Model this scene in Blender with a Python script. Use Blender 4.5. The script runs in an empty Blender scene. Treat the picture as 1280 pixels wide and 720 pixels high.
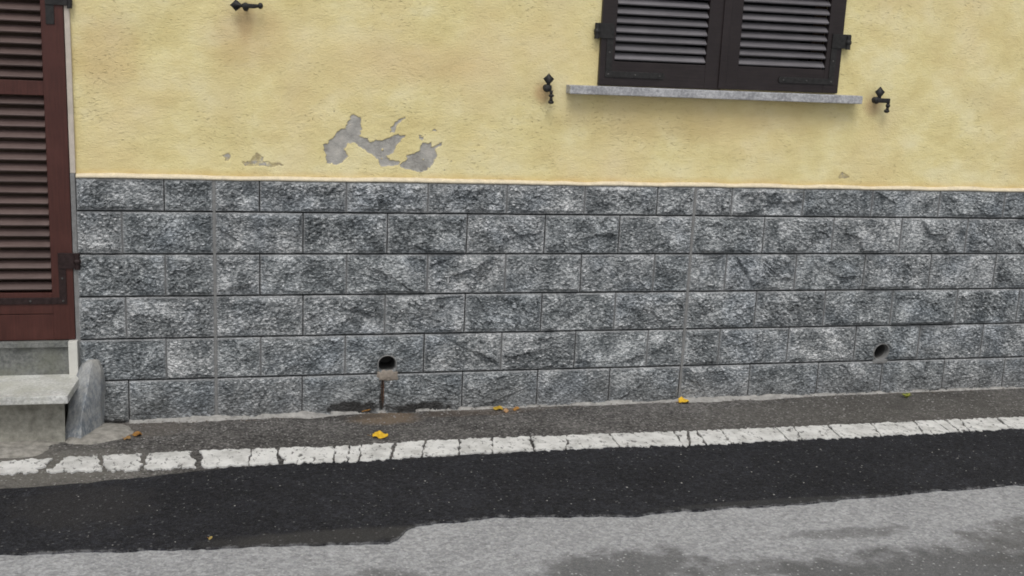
import bpy, bmesh, math, random
import numpy as np
from mathutils import Vector, Matrix

S = bpy.context.scene
COL = S.collection
rng = np.random.default_rng(7)
random.seed(7)

# ------------------------------------------------------------------ camera
yaw, pitch, roll = 0.250199, -0.212600, 0.0459294
fw = Vector((math.sin(yaw)*math.cos(pitch), math.cos(yaw)*math.cos(pitch), math.sin(pitch)))
rt = Vector((math.cos(yaw), -math.sin(yaw), 0)); up = rt.cross(fw)
c_, s_ = math.cos(roll), math.sin(roll)
rt, up = c_*rt + s_*up, -s_*rt + c_*up
cam = bpy.data.cameras.new('camera'); co = bpy.data.objects.new('camera', cam); COL.objects.link(co)
M = Matrix((rt, up, -fw)).transposed().to_4x4(); M.translation = (0.0707, -5.37454, 1.62965)
co.matrix_world = M
cam.sensor_width = 36; cam.lens = 36*1410.74/1280; cam.clip_end = 500
S.camera = co

# ------------------------------------------------------------------ light
SUN_EL, SUN_AZ = math.radians(58), math.radians(195)      # azimuth clockwise from +y (behind the camera, a little left)
w = bpy.data.worlds.new('World'); S.world = w; w.use_nodes = True
nt = w.node_tree; nt.nodes.clear()
sky = nt.nodes.new('ShaderNodeTexSky'); sky.sky_type = 'NISHITA'; sky.sun_disc = False
sky.sun_elevation = SUN_EL; sky.sun_rotation = SUN_AZ; sky.air_density = 1.0; sky.dust_density = 3.0
hs = nt.nodes.new('ShaderNodeHueSaturation'); hs.inputs['Saturation'].default_value = 0.22   # cloud cover greys the sky
bg = nt.nodes.new('ShaderNodeBackground'); bg.inputs[1].default_value = 0.12
wo = nt.nodes.new('ShaderNodeOutputWorld')
nt.links.new(sky.outputs[0], hs.inputs['Color']); nt.links.new(hs.outputs[0], bg.inputs[0]); nt.links.new(bg.outputs[0], wo.inputs[0])
sun = bpy.data.lights.new('sun', 'SUN'); sun.energy = 1.0; sun.angle = math.radians(28); sun.color = (1, .97, .92)
so = bpy.data.objects.new('sun', sun); COL.objects.link(so)
sd = Vector((math.sin(SUN_AZ)*math.cos(SUN_EL), math.cos(SUN_AZ)*math.cos(SUN_EL), math.sin(SUN_EL)))
so.rotation_euler = sd.to_track_quat('Z', 'Y').to_euler(); so.location = sd*10
S.view_settings.view_transform = 'Standard'; S.view_settings.look = 'None'
S.view_settings.exposure = 0.1; S.view_settings.gamma = 1
S.cycles.pixel_filter_type = 'BLACKMAN_HARRIS'; S.cycles.filter_width = 1.8        # a phone lens is a little soft

# ------------------------------------------------------------------ material helper
class Mat:
    def __init__(s, name, rough=.8, spec=.3):
        s.m = bpy.data.materials.new(name); s.m.use_nodes = True
        s.t = s.m.node_tree; s.b = s.t.nodes['Principled BSDF']
        s.b.inputs['Roughness'].default_value = rough
        s.b.inputs['Specular IOR Level'].default_value = spec
        g = s.t.nodes.new('ShaderNodeNewGeometry'); s.pos = g.outputs['Position']; s.nrm = g.outputs['Normal']
    def n(s, kind, **k):
        return s.t.nodes.new('ShaderNode'+kind)
    def lk(s, a, b): s.t.links.new(a, b)
    def val(s, v, sock):
        if hasattr(v, 'is_linked') or hasattr(v, 'links'): s.lk(v, sock)
        else: sock.default_value = v
    def math(s, op, a, b=0.0, clamp=False):
        x = s.n('Math'); x.operation = op; x.use_clamp = clamp
        s.val(a, x.inputs[0]); s.val(b, x.inputs[1]); return x.outputs[0]
    def vec(s, scale=(1, 1, 1), rot=(0, 0, 0), src=None, rand=False):
        x = s.n('Mapping'); s.lk(src or s.pos, x.inputs[0])
        x.inputs['Scale'].default_value = scale; x.inputs['Rotation'].default_value = rot
        if rand:
            o = s.n('ObjectInfo'); mu = s.math('MULTIPLY', o.outputs['Random'], 37.0)
            c = s.n('CombineXYZ'); s.lk(mu, c.inputs[0]); s.lk(mu, c.inputs[1]); s.lk(mu, c.inputs[2]); s.lk(c.outputs[0], x.inputs['Location'])
        return x.outputs[0]
    def noise(s, scale, det=4, rough=.55, v=None, dist=0.0):
        x = s.n('TexNoise'); x.inputs['Scale'].default_value = scale; x.inputs['Detail'].default_value = det
        x.inputs['Roughness'].default_value = rough; x.inputs['Distortion'].default_value = dist
        s.lk(v or s.pos, x.inputs['Vector']); return x.outputs[0]
    def vor(s, scale, v=None, feature='F1', out=0, rnd=1.0):
        x = s.n('TexVoronoi'); x.feature = feature; x.inputs['Scale'].default_value = scale
        x.inputs['Randomness'].default_value = rnd
        s.lk(v or s.pos, x.inputs['Vector']); return x.outputs[out]
    def ramp(s, f, stops, interp='LINEAR'):
        x = s.n('ValToRGB'); cr = x.color_ramp; cr.interpolation = interp
        while len(cr.elements) < len(stops): cr.elements.new(.5)
        for e, (p, c) in zip(cr.elements, stops):
            e.position = p; e.color = (c, c, c, 1) if isinstance(c, (int, float)) else (*c, 1)
        s.lk(f, x.inputs[0]); return x.outputs[0]
    def mix(s, f, a, b, mode='MIX'):
        x = s.n('Mix'); x.data_type = 'RGBA'; x.blend_type = mode; x.clamp_factor = True
        s.val(f, x.inputs[0])
        for v, q in ((a, x.inputs[6]), (b, x.inputs[7])):
            if isinstance(v, tuple): q.default_value = (*v, 1)
            else: s.lk(v, q)
        return x.outputs[2]
    def xyz(s):
        x = s.n('SeparateXYZ'); s.lk(s.pos, x.inputs[0]); return x.outputs
    def col(s, c):
        q = s.b.inputs['Base Color']
        if isinstance(c, tuple): q.default_value = (*c, 1)
        else: s.lk(c, q)
    def bump(s, h, dist=.002, strength=1.0, prev=None):
        x = s.n('Bump'); x.inputs['Distance'].default_value = dist; x.inputs['Strength'].default_value = strength
        s.lk(h, x.inputs['Height'])
        if prev: s.lk(prev, x.inputs['Normal'])
        s.lk(x.outputs[0], s.b.inputs['Normal']); return x.outputs[0]
    def blob(s, cx, cz, rx, rz, edge=.35, wob=.35, plane='xz', nscale=14):
        """soft-edged irregular patch mask round a place on the wall or ground"""
        o = s.xyz(); a = o[0]; b = o[2] if plane == 'xz' else o[1]
        dx = s.math('DIVIDE', s.math('SUBTRACT', a, cx), rx); dz = s.math('DIVIDE', s.math('SUBTRACT', b, cz), rz)
        d = s.math('SQRT', s.math('ADD', s.math('MULTIPLY', dx, dx), s.math('MULTIPLY', dz, dz)))
        nz = s.math('MULTIPLY', s.math('SUBTRACT', s.noise(nscale, 4), .5), wob*4)
        d = s.math('ADD', d, nz)
        r = s.n('MapRange'); r.interpolation_type = 'SMOOTHSTEP'; s.lk(d, r.inputs[0])
        r.inputs[1].default_value = 1+edge; r.inputs[2].default_value = 1-edge; r.inputs[3].default_value = 0; r.inputs[4].default_value = 1
        return r.outputs[0]

# ---------------------------------------------------------------- materials
def mat_stone():
    a = Mat('split_gneiss', .75, .35)
    v = a.vec((1, 1, 1.7), (0, .55, 0), rand=True)
    n1 = a.noise(58, 4, .68, v, .4)
    n2 = a.noise(9, 3, .5, a.vec(rand=True))
    n3 = a.noise(230, 3, .6, v)
    f = a.math('ADD', a.math('MULTIPLY', n1, .7), a.math('MULTIPLY', n3, .3))
    f = a.math('ADD', f, a.math('MULTIPLY', a.math('SUBTRACT', n2, .5), .36))
    c = a.ramp(f, [(.37, (.080, .089, .094)), (.44, (.150, .163, .170)), (.50, (.258, .273, .281)), (.555, (.405, .42, .428)), (.62, (.72, .73, .735))])
    fl = a.n('TexVoronoi'); fl.inputs['Scale'].default_value = 72; a.lk(a.vec((.75, 1, 1.5), (0, .6, 0), rand=True), fl.inputs['Vector'])
    fs = a.n('SeparateColor'); a.lk(fl.outputs['Color'], fs.inputs[0]); fd = a.ramp(fl.outputs['Distance'], [(.25, 1.), (.50, 0.)])
    c = a.mix(a.math('MULTIPLY', a.ramp(fs.outputs[0], [(.80, 0.), (.88, .75)]), fd), c, (.76, .77, .775))
    c = a.mix(a.math('MULTIPLY', a.ramp(fs.outputs[1], [(.76, 0.), (.84, .65)]), fd), c, (.060, .068, .074))
    o = a.n('ObjectInfo')
    tone = a.ramp(o.outputs['Random'], [(0, (.84, .86, .87)), (.35, (.97, .98, .98)), (.7, (1., 1., 1.)), (1, (1.12, 1.11, 1.10))])
    c = a.mix(1.0, c, tone, 'MULTIPLY')
    c = a.mix(a.ramp(a.noise(3.1, 3, .6), [(.5, 0.), (.68, .55)]), c, a.mix(1.0, c, (.80, .86, .94), 'MULTIPLY'))
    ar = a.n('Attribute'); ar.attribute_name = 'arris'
    c = a.mix(a.math('MULTIPLY', ar.outputs['Fac'], .75), c, (.37, .375, .38))  # paler chiselled margins, with sky light on the top edges painted in
    # brown film low on the wall
    z = a.xyz()[2]
    r = a.n('MapRange'); a.lk(a.math('ADD', z, a.math('MULTIPLY', a.noise(6), .16)), r.inputs[0])
    r.inputs[1].default_value = .07; r.inputs[2].default_value = -.1; r.inputs[3].default_value = 0; r.inputs[4].default_value = .42
    c = a.mix(r.outputs[0], c, (.135, .13, .122))
    for b in ((.65, -.172, .13, .034), (.99, -.180, .17, .026), (.80, -.13, .012, .10), (3.95, -.185, .14, .010), (-.47, -.20, .06, .015)):
        c = a.mix(a.math('MULTIPLY', a.blob(*b, nscale=22, wob=.5), .9), c, (.022, .02, .018))
    c = a.mix(a.math('MULTIPLY', a.blob(.803, -.08, .007, .09, wob=.1), .8), c, (.12, .05, .02))
    a.col(c)
    h = a.math('ADD', a.math('MULTIPLY', a.noise(110, 5, .65, v, .3), 1.0), a.math('MULTIPLY', a.vor(70, v), .8))
    a.bump(h, .0075, 1.0)
    return a.m

def mat_mortar(name, base, var=.2):
    a = Mat(name, .95, .15)
    n = a.noise(30, 5, .6); k = 1-var
    c = a.ramp(n, [(.3, tuple(x*k for x in base)), (.7, tuple(min(1, x*(1+var)) for x in base))])
    c = a.mix(a.ramp(a.noise(200, 2), [(.5, 0.), (.75, .4)]), c, tuple(x*.55 for x in base))
    a.col(c); a.bump(a.noise(160, 4, .6), .002, .8); return a.m

def mat_plaster():
    a = Mat('yellow_plaster', .93, .12)
    big = a.noise(1.7, 3, .5); mid = a.noise(4.2, 5, .62, a.vec((1, 1, 1.25)))
    c = a.ramp(mid, [(.32, (.73, .615, .295)), (.5, (.82, .715, .37)), (.68, (.89, .805, .485))])
    c = a.mix(a.ramp(big, [(.44, 0.), (.66, .5)]), c, (.78, .62, .34))
    c = a.mix(a.ramp(a.noise(2.6, 3, .5, a.vec((1.3, 1, 1), (0, 0, 0))), [(.5, 0.), (.75, .35)]), c, (.80, .72, .50))
    z = a.xyz()[2]
    # ochre tide line above the ledge
    r = a.n('MapRange'); a.lk(a.math('ADD', z, a.math('MULTIPLY', a.noise(9), .05)), r.inputs[0])
    r.inputs[1].default_value = 1.03; r.inputs[2].default_value = .99; r.inputs[3].default_value = 0; r.inputs[4].default_value = .55
    c = a.mix(r.outputs[0], c, (.60, .40, .16))
    # rusty runs under ironwork and weeping under the sill
    for (x, zz, rx, rz, col, k) in ((.145, 1.67, .035, .09, (.50, .33, .16), .55), (.145, 1.60, .16, .13, (.62, .43, .22), .45), (1.56, 1.40, .04, .05, (.50, .30, .15), .6), (3.37, 1.40, .05, .05, (.50, .32, .17), .6),
                      (2.2, 1.30, .55, .10, (.56, .42, .20), .45), (3.0, 1.33, .3, .08, (.54, .42, .22), .35), (1.0, 1.52, .3, .08, (.70, .50, .28), .28), (-.47, 1.52, .14, .16, (.64, .42, .20), .35)):
        c = a.mix(a.math('MULTIPLY', a.blob(x, zz, rx, rz, .6, .22, nscale=8), k), c, col)
    # trowel flecks: short curved horizontal nicks
    vv = a.vec((42, 42, 115)); wz = a.noise(3.0, 2, .5, a.vec((3, 3, 3)))
    add = a.n('VectorMath'); add.operation = 'ADD'; cx = a.n('CombineXYZ'); a.lk(a.math('MULTIPLY', wz, 9.0), cx.inputs[2]); a.lk(vv, add.inputs[0]); a.lk(cx.outputs[0], add.inputs[1])
    nick = a.n('TexNoise'); nick.inputs['Scale'].default_value = 1.0; nick.inputs['Detail'].default_value = 3; nick.inputs['Roughness'].default_value = .55
    a.lk(add.outputs[0], nick.inputs['Vector'])
    where = a.ramp(a.noise(2.9, 4, .65), [(.45, 0.), (.60, 1.)])
    nk = a.math('MULTIPLY', a.ramp(nick.outputs[0], [(.595, 0.), (.70, 1.)]), where)
    c = a.mix(a.math('MULTIPLY', nk, .46), c, (.45, .36, .19))
    # bare render where paint has come away
    at = a.n('Attribute'); at.attribute_name = 'peel'
    bare = a.ramp(a.noise(18, 5, .7), [(.3, (.26, .25, .23)), (.5, (.42, .405, .375)), (.7, (.54, .515, .47))])
    am = a.math('ADD', at.outputs['Fac'], a.math('MULTIPLY', a.math('SUBTRACT', a.noise(38, 5, .78), .54), 1.9))
    pk = a.ramp(am, [(.30, 0.), (.62, 1.)])
    c = a.mix(pk, c, bare)
    edge = a.ramp(at.outputs['Fac'], [(.12, 0.), (.4, .7), (.62, 0.)])
    c = a.mix(edge, c, (.30, .23, .12))
    a.col(c)
    h = a.math('ADD', a.math('MULTIPLY', a.noise(16, 5, .62, a.vec((1, 1, 1.35))), .5), a.math('MULTIPLY', a.noise(110, 4, .65, a.vec((.75, 1, 1.25))), .40))
    h = a.math('SUBTRACT', h, a.math('MULTIPLY', nk, .3))
    a.bump(h, .010, .9); return a.m

def mat_asphalt(name, dark, light, fleck, fl_amt, stains=(), bump=.004, ag_k=1.0, dusty=None):
    a = Mat(name, .88, .3)
    n = a.noise(2.3, 4, .6); g = a.noise(75, 4, .75)
    c = a.ramp(a.math('ADD', a.math('MULTIPLY', n, .35), a.math('MULTIPLY', g, .65)), [(.42, dark), (.58, light)])
    for sc_, lo_, hi_ in ((62, 1-.38*ag_k, 1+.45*ag_k), (120, 1-.3*ag_k, 1+.35*ag_k)):
        ag = a.n('TexVoronoi'); ag.inputs['Scale'].default_value = sc_; a.lk(a.vec((1, 1, .2)), ag.inputs['Vector']); sg = a.n('SeparateColor'); a.lk(ag.outputs['Color'], sg.inputs[0])
        c = a.mix(1.0, c, a.ramp(sg.outputs[0], [(0, lo_), (.5, 1.), (1, hi_)]), 'MULTIPLY')
    for (b, col, k) in stains:
        c = a.mix(a.math('MULTIPLY', b(a), k), c, col)
    if dusty:
        ea = a.n('Attribute'); ea.attribute_name = 'edge'
        k_ = a.ramp(a.math('ADD', a.math('MULTIPLY', ea.outputs['Fac'], .40), a.noise(26, 5, .75)), [(.84, 0.), (1.0, .8)])
        c = a.mix(k_, c, dusty)
    cell = a.n('TexVoronoi'); cell.inputs['Scale'].default_value = 70; a.lk(a.vec((1, 1, .2)), cell.inputs['Vector'])
    rad = a.ramp(cell.outputs['Distance'], [(.15, 1.), (.42, 0.)])
    sel = a.n('SeparateColor'); a.lk(cell.outputs['Color'], sel.inputs[0])
    pick = a.ramp(sel.outputs[0], [(1-fl_amt-.04, 0.), (1-fl_amt, 1.)])
    c = a.mix(a.math('MULTIPLY', a.math('MULTIPLY', rad, pick), .75), c, fleck)
    cell2 = a.n('TexVoronoi'); cell2.inputs['Scale'].default_value = 210; a.lk(a.vec((1, 1, .2)), cell2.inputs['Vector'])
    s2 = a.n('SeparateColor'); a.lk(cell2.outputs['Color'], s2.inputs[0])
    c = a.mix(a.math('MULTIPLY', a.ramp(s2.outputs[1], [(.6, 0.), (1., .3)]), a.ramp(cell2.outputs['Distance'], [(.3, 1.), (.5, 0.)])), c, fleck)
    a.col(c)
    h = a.math('SUBTRACT', a.noise(75, 5, .75), a.math('MULTIPLY', cell.outputs['Distance'], .7))
    a.bump(h, bump*2, 1.0); return a.m

def mat_wood(name, dark, light, rough=.55, axis='x'):
    a = Mat(name, rough, .4)
    v = a.vec((2.5, 40, 40) if axis == 'x' else (40, 40, 2.5))
    c = a.ramp(a.noise(3, 5, .6, v), [(.3, dark), (.7, light)])
    dust = a.ramp(a.noise(7, 4, .6), [(.45, 0.), (.8, .3)])
    c = a.mix(dust, c, tuple(min(1, x*1.7+.01) for x in light))
    o = a.n('ObjectInfo'); c = a.mix(1.0, c, a.ramp(o.outputs['Random'], [(0, .82), (1, 1.14)]), 'MULTIPLY')
    a.col(c); a.bump(a.noise(5, 4, .6, v), .0012, .6)
    a.b.inputs['Roughness'].default_value = rough
    return a.m

def mat_granite(name, lo, hi, moss=None, streak=(1, 1, 1)):
    a = Mat(name, .8, .3)
    f = a.math('ADD', a.math('MULTIPLY', a.noise(75, 5, .75, a.vec(streak)), .65), a.math('MULTIPLY', a.noise(11, 4, .6), .35))
    c = a.ramp(f, [(.41, lo), (.59, hi)])
    c = a.mix(a.ramp(a.noise(300, 2), [(.6, 0.), (.75, .6)]), c, tuple(x*.4 for x in lo))
    if moss: c = a.mix(a.ramp(a.noise(5, 4, .65), [(.42, 0.), (.68, .75)]), c, moss)
    a.col(c); a.bump(a.noise(70, 6, .7), .006, .9); return a.m

def mat_metal(name, base, rough=.55):
    a = Mat(name, rough, .5)
    c = a.ramp(a.noise(60, 4, .6), [(.35, base), (.75, tuple(x*1.8+.01 for x in base))])
    a.col(c); a.b.inputs['Metallic'].default_value = .35; a.bump(a.noise(150, 3), .0008, .8); return a.m

def flat(name, c, rough=.7, var=.15, scale=20):
    a = Mat(name, rough, .3)
    a.col(a.ramp(a.noise(scale, 4, .6), [(.3, tuple(x*(1-var) for x in c)), (.7, tuple(min(1, x*(1+var)) for x in c))])); a.bump(a.noise(scale*5, 3), .001, .5)
    return a.m

MS = mat_stone()
MJ = mat_mortar('joint_mortar', (.235, .235, .232))
MJV = mat_mortar('upright_joint_mortar', (.165, .168, .17))
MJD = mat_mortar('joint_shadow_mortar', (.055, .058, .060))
MLIP = mat_mortar('skim_mortar', (.36, .35, .33), .3)
MCREAM = mat_mortar('cream_mortar', (.74, .65, .48), .13)
MPL = mat_plaster()
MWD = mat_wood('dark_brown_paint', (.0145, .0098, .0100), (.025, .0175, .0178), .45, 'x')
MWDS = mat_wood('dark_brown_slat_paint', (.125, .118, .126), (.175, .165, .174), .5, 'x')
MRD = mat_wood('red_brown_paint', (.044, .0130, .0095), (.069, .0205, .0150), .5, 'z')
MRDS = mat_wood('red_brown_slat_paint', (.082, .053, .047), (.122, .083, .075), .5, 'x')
MSILL = mat_granite('sill_granite', (.27, .27, .285), (.56, .56, .57), streak=(1, 1, 1))
MTREAD = mat_granite('tread_granite', (.42, .42, .40), (.78, .78, .75), (.48, .48, .40))
MRISE = mat_granite('riser_granite', (.125, .13, .125), (.25, .255, .24), (.17, .175, .135))
MRISE2 = mat_mortar('riser_render', (.30, .29, .25), .35)
MAPR = mat_mortar('apron_concrete', (.31, .295, .265), .35)
MBOL = mat_granite('guard_stone', (.17, .20, .235), (.46, .475, .485), (.36, .345, .31), (1, 1, .45))
MIRON = mat_metal('black_iron', (.016, .015, .0145))
MWHITE = flat('white_plastic', (.66, .65, .60), .5, .06, 30)
MFRAMEP = flat('pale_reveal_paint', (.56, .50, .43), .85, .12, 20)
MDARK = flat('pipe_dark', (.012, .012, .012), .9)
MPIPE = flat('grey_pipe', (.10, .10, .098), .7)
MGLASS = flat('window_glass', (.012, .014, .016), .08, .1)
MWF = flat('inner_frame_paint', (.10, .065, .045), .5)

def stain(x, y, rx, ry, **k):
    return lambda a: a.blob(x, y, rx, ry, plane='xy', **k)
MPAVE = mat_asphalt('old_pavement_asphalt', (.050, .047, .0445), (.165, .157, .149), (.46, .45, .43), .2,
    [(stain(.80, -.09, .16, .09, wob=.2), (.21, .155, .105), .75), (stain(.60, -.05, .2, .05), (.03, .028, .025), .5), (stain(1.25, -.06, .3, .05), (.12, .085, .06), .4),
     (stain(-.36, -.10, .25, .12), (.15, .13, .11), .5), (stain(-.75, -.55, .5, .22, wob=.25), (.185, .175, .155), .7), (stain(1.5, -.03, .25, .025), (.2, .18, .16), .4), (stain(3.6, -.3, 1.2, .3), (.105, .098, .085), .5)])
MBAND = mat_asphalt('fresh_black_asphalt', (.0098, .0100, .0128), (.024, .0247, .030), (.19, .19, .19), .05,
    [(stain(.45, -1.42, .45, .06, wob=.2), (.05, .048, .046), .8), (stain(-.5, -1.0, .25, .2), (.032, .03, .03), .6), (stain(2.3, -1.36, .5, .03, wob=.15), (.05, .05, .05), .6)], .0035, 1.0, (.20, .20, .205))
MROAD = mat_asphalt('worn_road_asphalt', (.30, .303, .312), (.40, .403, .412), (.58, .58, .58), .12,
    [(stain(1.45, -1.82, .30, .13, wob=.45, nscale=11), (.095, .095, .095), .75), (stain(.5, -1.80, .22, .10, wob=.4, nscale=9), (.11, .11, .108), .6), (stain(2.6, -2.05, .75, .20, wob=.5, nscale=9), (.085, .085, .085), .8),
     (stain(3.3, -1.90, .45, .22, wob=.5, nscale=11), (.10, .098, .094), .7), (stain(2.45, -1.68, .22, .05, wob=.5, nscale=10), (.13, .13, .13), .6), (stain(1.9, -1.9, .25, .07, wob=.5), (.12, .12, .12), .6), (stain(4.5, -2.4, .9, .5, wob=.5, nscale=5), (.1, .1, .1), .7), (stain(-.9, -2.2, .6, .3, wob=.5, nscale=5), (.1, .1, .1), .6), (stain(-.5, -1.62, .1, .03), (.14, .14, .14), .5)], .003, .45)
def mat_paint():
    a = Mat('road_paint', .8, .3)
    c = a.ramp(a.noise(12, 5, .6), [(.32, (.52, .515, .495)), (.55, (.74, .735, .715)), (.7, (.80, .795, .775))])
    v = a.vec((1, .55, 1))
    wear = a.ramp(a.noise(42, 6, .72, v, .4), [(.56, 0.), (.62, 1.)])
    c = a.mix(a.math('MULTIPLY', wear, .85), c, (.07, .067, .064))
    c = a.mix(a.ramp(a.noise(9, 3), [(.55, 0.), (.8, .35)]), c, (.46, .45, .43))
    a.col(c); a.bump(a.noise(140, 4, .7), .003, 1.0); return a.m
MPAINT = mat_paint()

# ---------------------------------------------------------------- object helpers
def link(name, me, mat=None, parent=None):
    o = bpy.data.objects.new(name, me); COL.objects.link(o)
    if mat is not None and me is not None and not me.materials: me.materials.append(mat)
    if parent: o.parent = parent
    return o
def empty(name, loc=(0, 0, 0)):
    o = bpy.data.objects.new(name, None); COL.objects.link(o); o.location = loc; return o
def tag(o, label=None, cat=None, group=None, kind=None):
    for k, v in (('label', label), ('category', cat), ('group', group), ('kind', kind)):
        if v: o[k] = v
    return o
def me_from(name, verts, faces, smooth=False):
    m = bpy.data.meshes.new(name); m.from_pydata([tuple(map(float, v)) for v in verts], [], [tuple(map(int, f)) for f in faces]); m.update()
    if smooth: m.polygons.foreach_set('use_smooth', [True]*len(m.polygons))
    return m
def grid_mesh(name, P, keep=None, extra_v=None, extra_f=None, smooth=False):
    """P: (ny, nx, 3) array of points"""
    ny, nx = P.shape[:2]; V = P.reshape(-1, 3)
    idx = np.arange(ny*nx).reshape(ny, nx)
    F = np.stack([idx[:-1, :-1], idx[:-1, 1:], idx[1:, 1:], idx[1:, :-1]], -1)
    F = F[keep] if keep is not None else F.reshape(-1, 4)
    nv = len(V)
    if extra_f is not None: 
        if extra_v is not None and len(extra_v): V = np.vstack([V, extra_v])
        F = np.vstack([F, extra_f])
    m = bpy.data.meshes.new(name); m.vertices.add(len(V)); m.vertices.foreach_set('co', V.astype(np.float32).ravel())
    m.loops.add(F.size); m.loops.foreach_set('vertex_index', F.astype(np.int32).ravel())
    m.polygons.add(len(F)); m.polygons.foreach_set('loop_start', np.arange(0, F.size, 4, dtype=np.int32))
    m.polygons.foreach_set('use_smooth', np.full(len(F), smooth)); m.update(calc_edges=True); m.validate()
    return m
class MB:
    """gathers boxes, bars and lathed shapes into one mesh"""
    def __init__(s): s.bm = bmesh.new()
    def box(s, x0, x1, y0, y1, z0, z1, bevel=0, mat=None, jit=0):
        vs = [s.bm.verts.new((x, y, z)) for x in (x0, x1) for y in (y0, y1) for z in (z0, z1)]
        fs = [(0, 1, 3, 2), (4, 6, 7, 5), (0, 4, 5, 1), (2, 3, 7, 6), (0, 2, 6, 4), (1, 5, 7, 3)]
        F = [s.bm.faces.new([vs[i] for i in f]) for f in fs]
        if mat is not None: bmesh.ops.transform(s.bm, matrix=mat, verts=vs)
        if bevel:
            es = list({e for f in F for e in f.edges})
            bmesh.ops.bevel(s.bm, geom=es, offset=bevel, segments=2, affect='EDGES', profile=.6)
        return s
    def bar(s, p, q, r, r2=None, seg=10):
        p, q = Vector(p), Vector(q); d = q-p; L = d.length
        mt = Matrix.Translation((p+q)/2) @ d.to_track_quat('Z', 'Y').to_matrix().to_4x4()
        bmesh.ops.create_cone(s.bm, cap_ends=True, segments=seg, radius1=r, radius2=r if r2 is None else r2, depth=L, matrix=mt); return s
    def ball(s, c, r, sc=(1, 1, 1), seg=10):
        bmesh.ops.create_uvsphere(s.bm, u_segments=seg, v_segments=max(6, seg-2), radius=r, matrix=Matrix.Translation(c) @ Matrix.Diagonal((*sc, 1))); return s
    def prism(s, pts, y0, y1):
        """outline in x,z swept from y0 (front) to y1"""
        a = [s.bm.verts.new((x, y0, z)) for x, z in pts]; b = [s.bm.verts.new((x, y1, z)) for x, z in pts]; n = len(pts)
        s.bm.faces.new(a); s.bm.faces.new(b[::-1])
        for i in range(n): s.bm.faces.new((a[i], b[i], b[(i+1) % n], a[(i+1) % n]))
        return s
    def build(s, name, mat, parent=None, smooth=False):
        bmesh.ops.recalc_face_normals(s.bm, faces=s.bm.faces)
        m = bpy.data.meshes.new(name); s.bm.to_mesh(m); s.bm.free()
        if smooth: m.polygons.foreach_set('use_smooth', [True]*len(m.polygons))
        return link(name, m, mat, parent)

# numpy noise -------------------------------------------------------------
_T = rng.random((256, 256))
def vnoise(x, y):
    xi = np.floor(x).astype(int); yi = np.floor(y).astype(int); fx = x-xi; fy = y-yi
    fx = fx*fx*(3-2*fx); fy = fy*fy*(3-2*fy); g = lambda i, j: _T[i & 255, j & 255]
    return (g(xi, yi)*(1-fx)+g(xi+1, yi)*fx)*(1-fy)+(g(xi, yi+1)*(1-fx)+g(xi+1, yi+1)*fx)*fy - .5
def fbm(x, y, o=4):
    s = 0; a = 1
    for k in range(o): s = s + a*vnoise(x*2**k+17*k, y*2**k+5*k); a *= .5
    return s
def zg(x): return -.204 + .0045*x                       # the pavement falls a touch to the left

# ---------------------------------------------------------------- ground
def sheet(name, xs, ys, dz, mat):
    X, Y = np.meshgrid(xs, ys); Z = zg(X)+dz
    m = grid_mesh(name, np.stack([X, Y, Z], -1)); return tag(link(name, m, mat), kind='structure')
sheet('road', [-60, -20, -5, 0, 5, 20, 60], [-60, -20, -5, -2, 0, 5, 20, 60], -.003, MROAD)

def jag_edge(pts, step, amp, freq=30, seed=0.):
    xs = np.arange(pts[0][0], pts[-1][0], step); ys = np.interp(xs, [p[0] for p in pts], [p[1] for p in pts])
    return xs, ys + amp*fbm(xs*freq+seed, xs*0+seed*3.1, 4)*2
def band(name, upper, lower, dz, thick, mat, amp_u, amp_l, step=.01, fu=14, fl=14, seed=3.):
    x0 = max(upper[0][0], lower[0][0]); x1 = min(upper[-1][0], lower[-1][0])
    xs = np.arange(x0, x1, step)
    def ed(p, amp, f, s): return np.interp(xs, [q[0] for q in p], [q[1] for q in p]) + amp*fbm(xs*f+s, xs*0+s*2.3, 5)*2
    U, Lw = ed(upper, amp_u, fu, seed), ed(lower, amp_l, fl, seed+9)
    z = zg(xs)+dz; lo = zg(xs)+dz-thick
    P = np.stack([np.stack([xs, U+.001, lo], -1), np.stack([xs, U, z], -1), np.stack([xs, (U+Lw)/2, z], -1), np.stack([xs, Lw+.05, z], -1), np.stack([xs, Lw, z], -1), np.stack([xs, Lw-.004, lo], -1)], 0)
    m = grid_mesh(name, P[::-1])
    e = np.zeros(P.shape[:2]); e[0] = e[1] = .55; e[-1] = e[-2] = 1; m.attributes.new('edge', 'FLOAT', 'POINT').data.foreach_set('value', e[::-1].ravel().astype(np.float32))
    return link(name, m, mat)
tag(band('pavement', [(-12, .05), (12, .05)], [(-12, -.80), (-.83, -.80), (-.2, -.76), (.1, -.72), (12, -.72)], 0, .016, MPAVE, 0, .01), kind='structure')
lb = [(-12, -1.33), (-2, -1.36), (-.723, -1.388), (-.456, -1.41), (-.21, -1.436), (.097, -1.45), (.383, -1.475), (.631, -1.499), (.674, -1.471), (.716, -1.391), (.759, -1.354), (1.146, -1.336), (1.336, -1.364), (1.591, -1.402), (1.872, -1.388), (2.373, -1.388), (2.602, -1.379), (2.924, -1.355), (3.5, -1.337), (12, -1.33)]
ub = [(-12, -.80), (-.833, -.772), (-.654, -.764), (-.472, -.747), (-.222, -.715), (-.028, -.674), (.3, -.65), (.8, -.655), (1.8, -.645), (2.4, -.66), (3.6, -.66), (4.1, -.65), (12, -.66)]
tag(band('asphalt_repair', ub, lb, .004, .020, MBAND, .008, .012), kind='structure')

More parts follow.
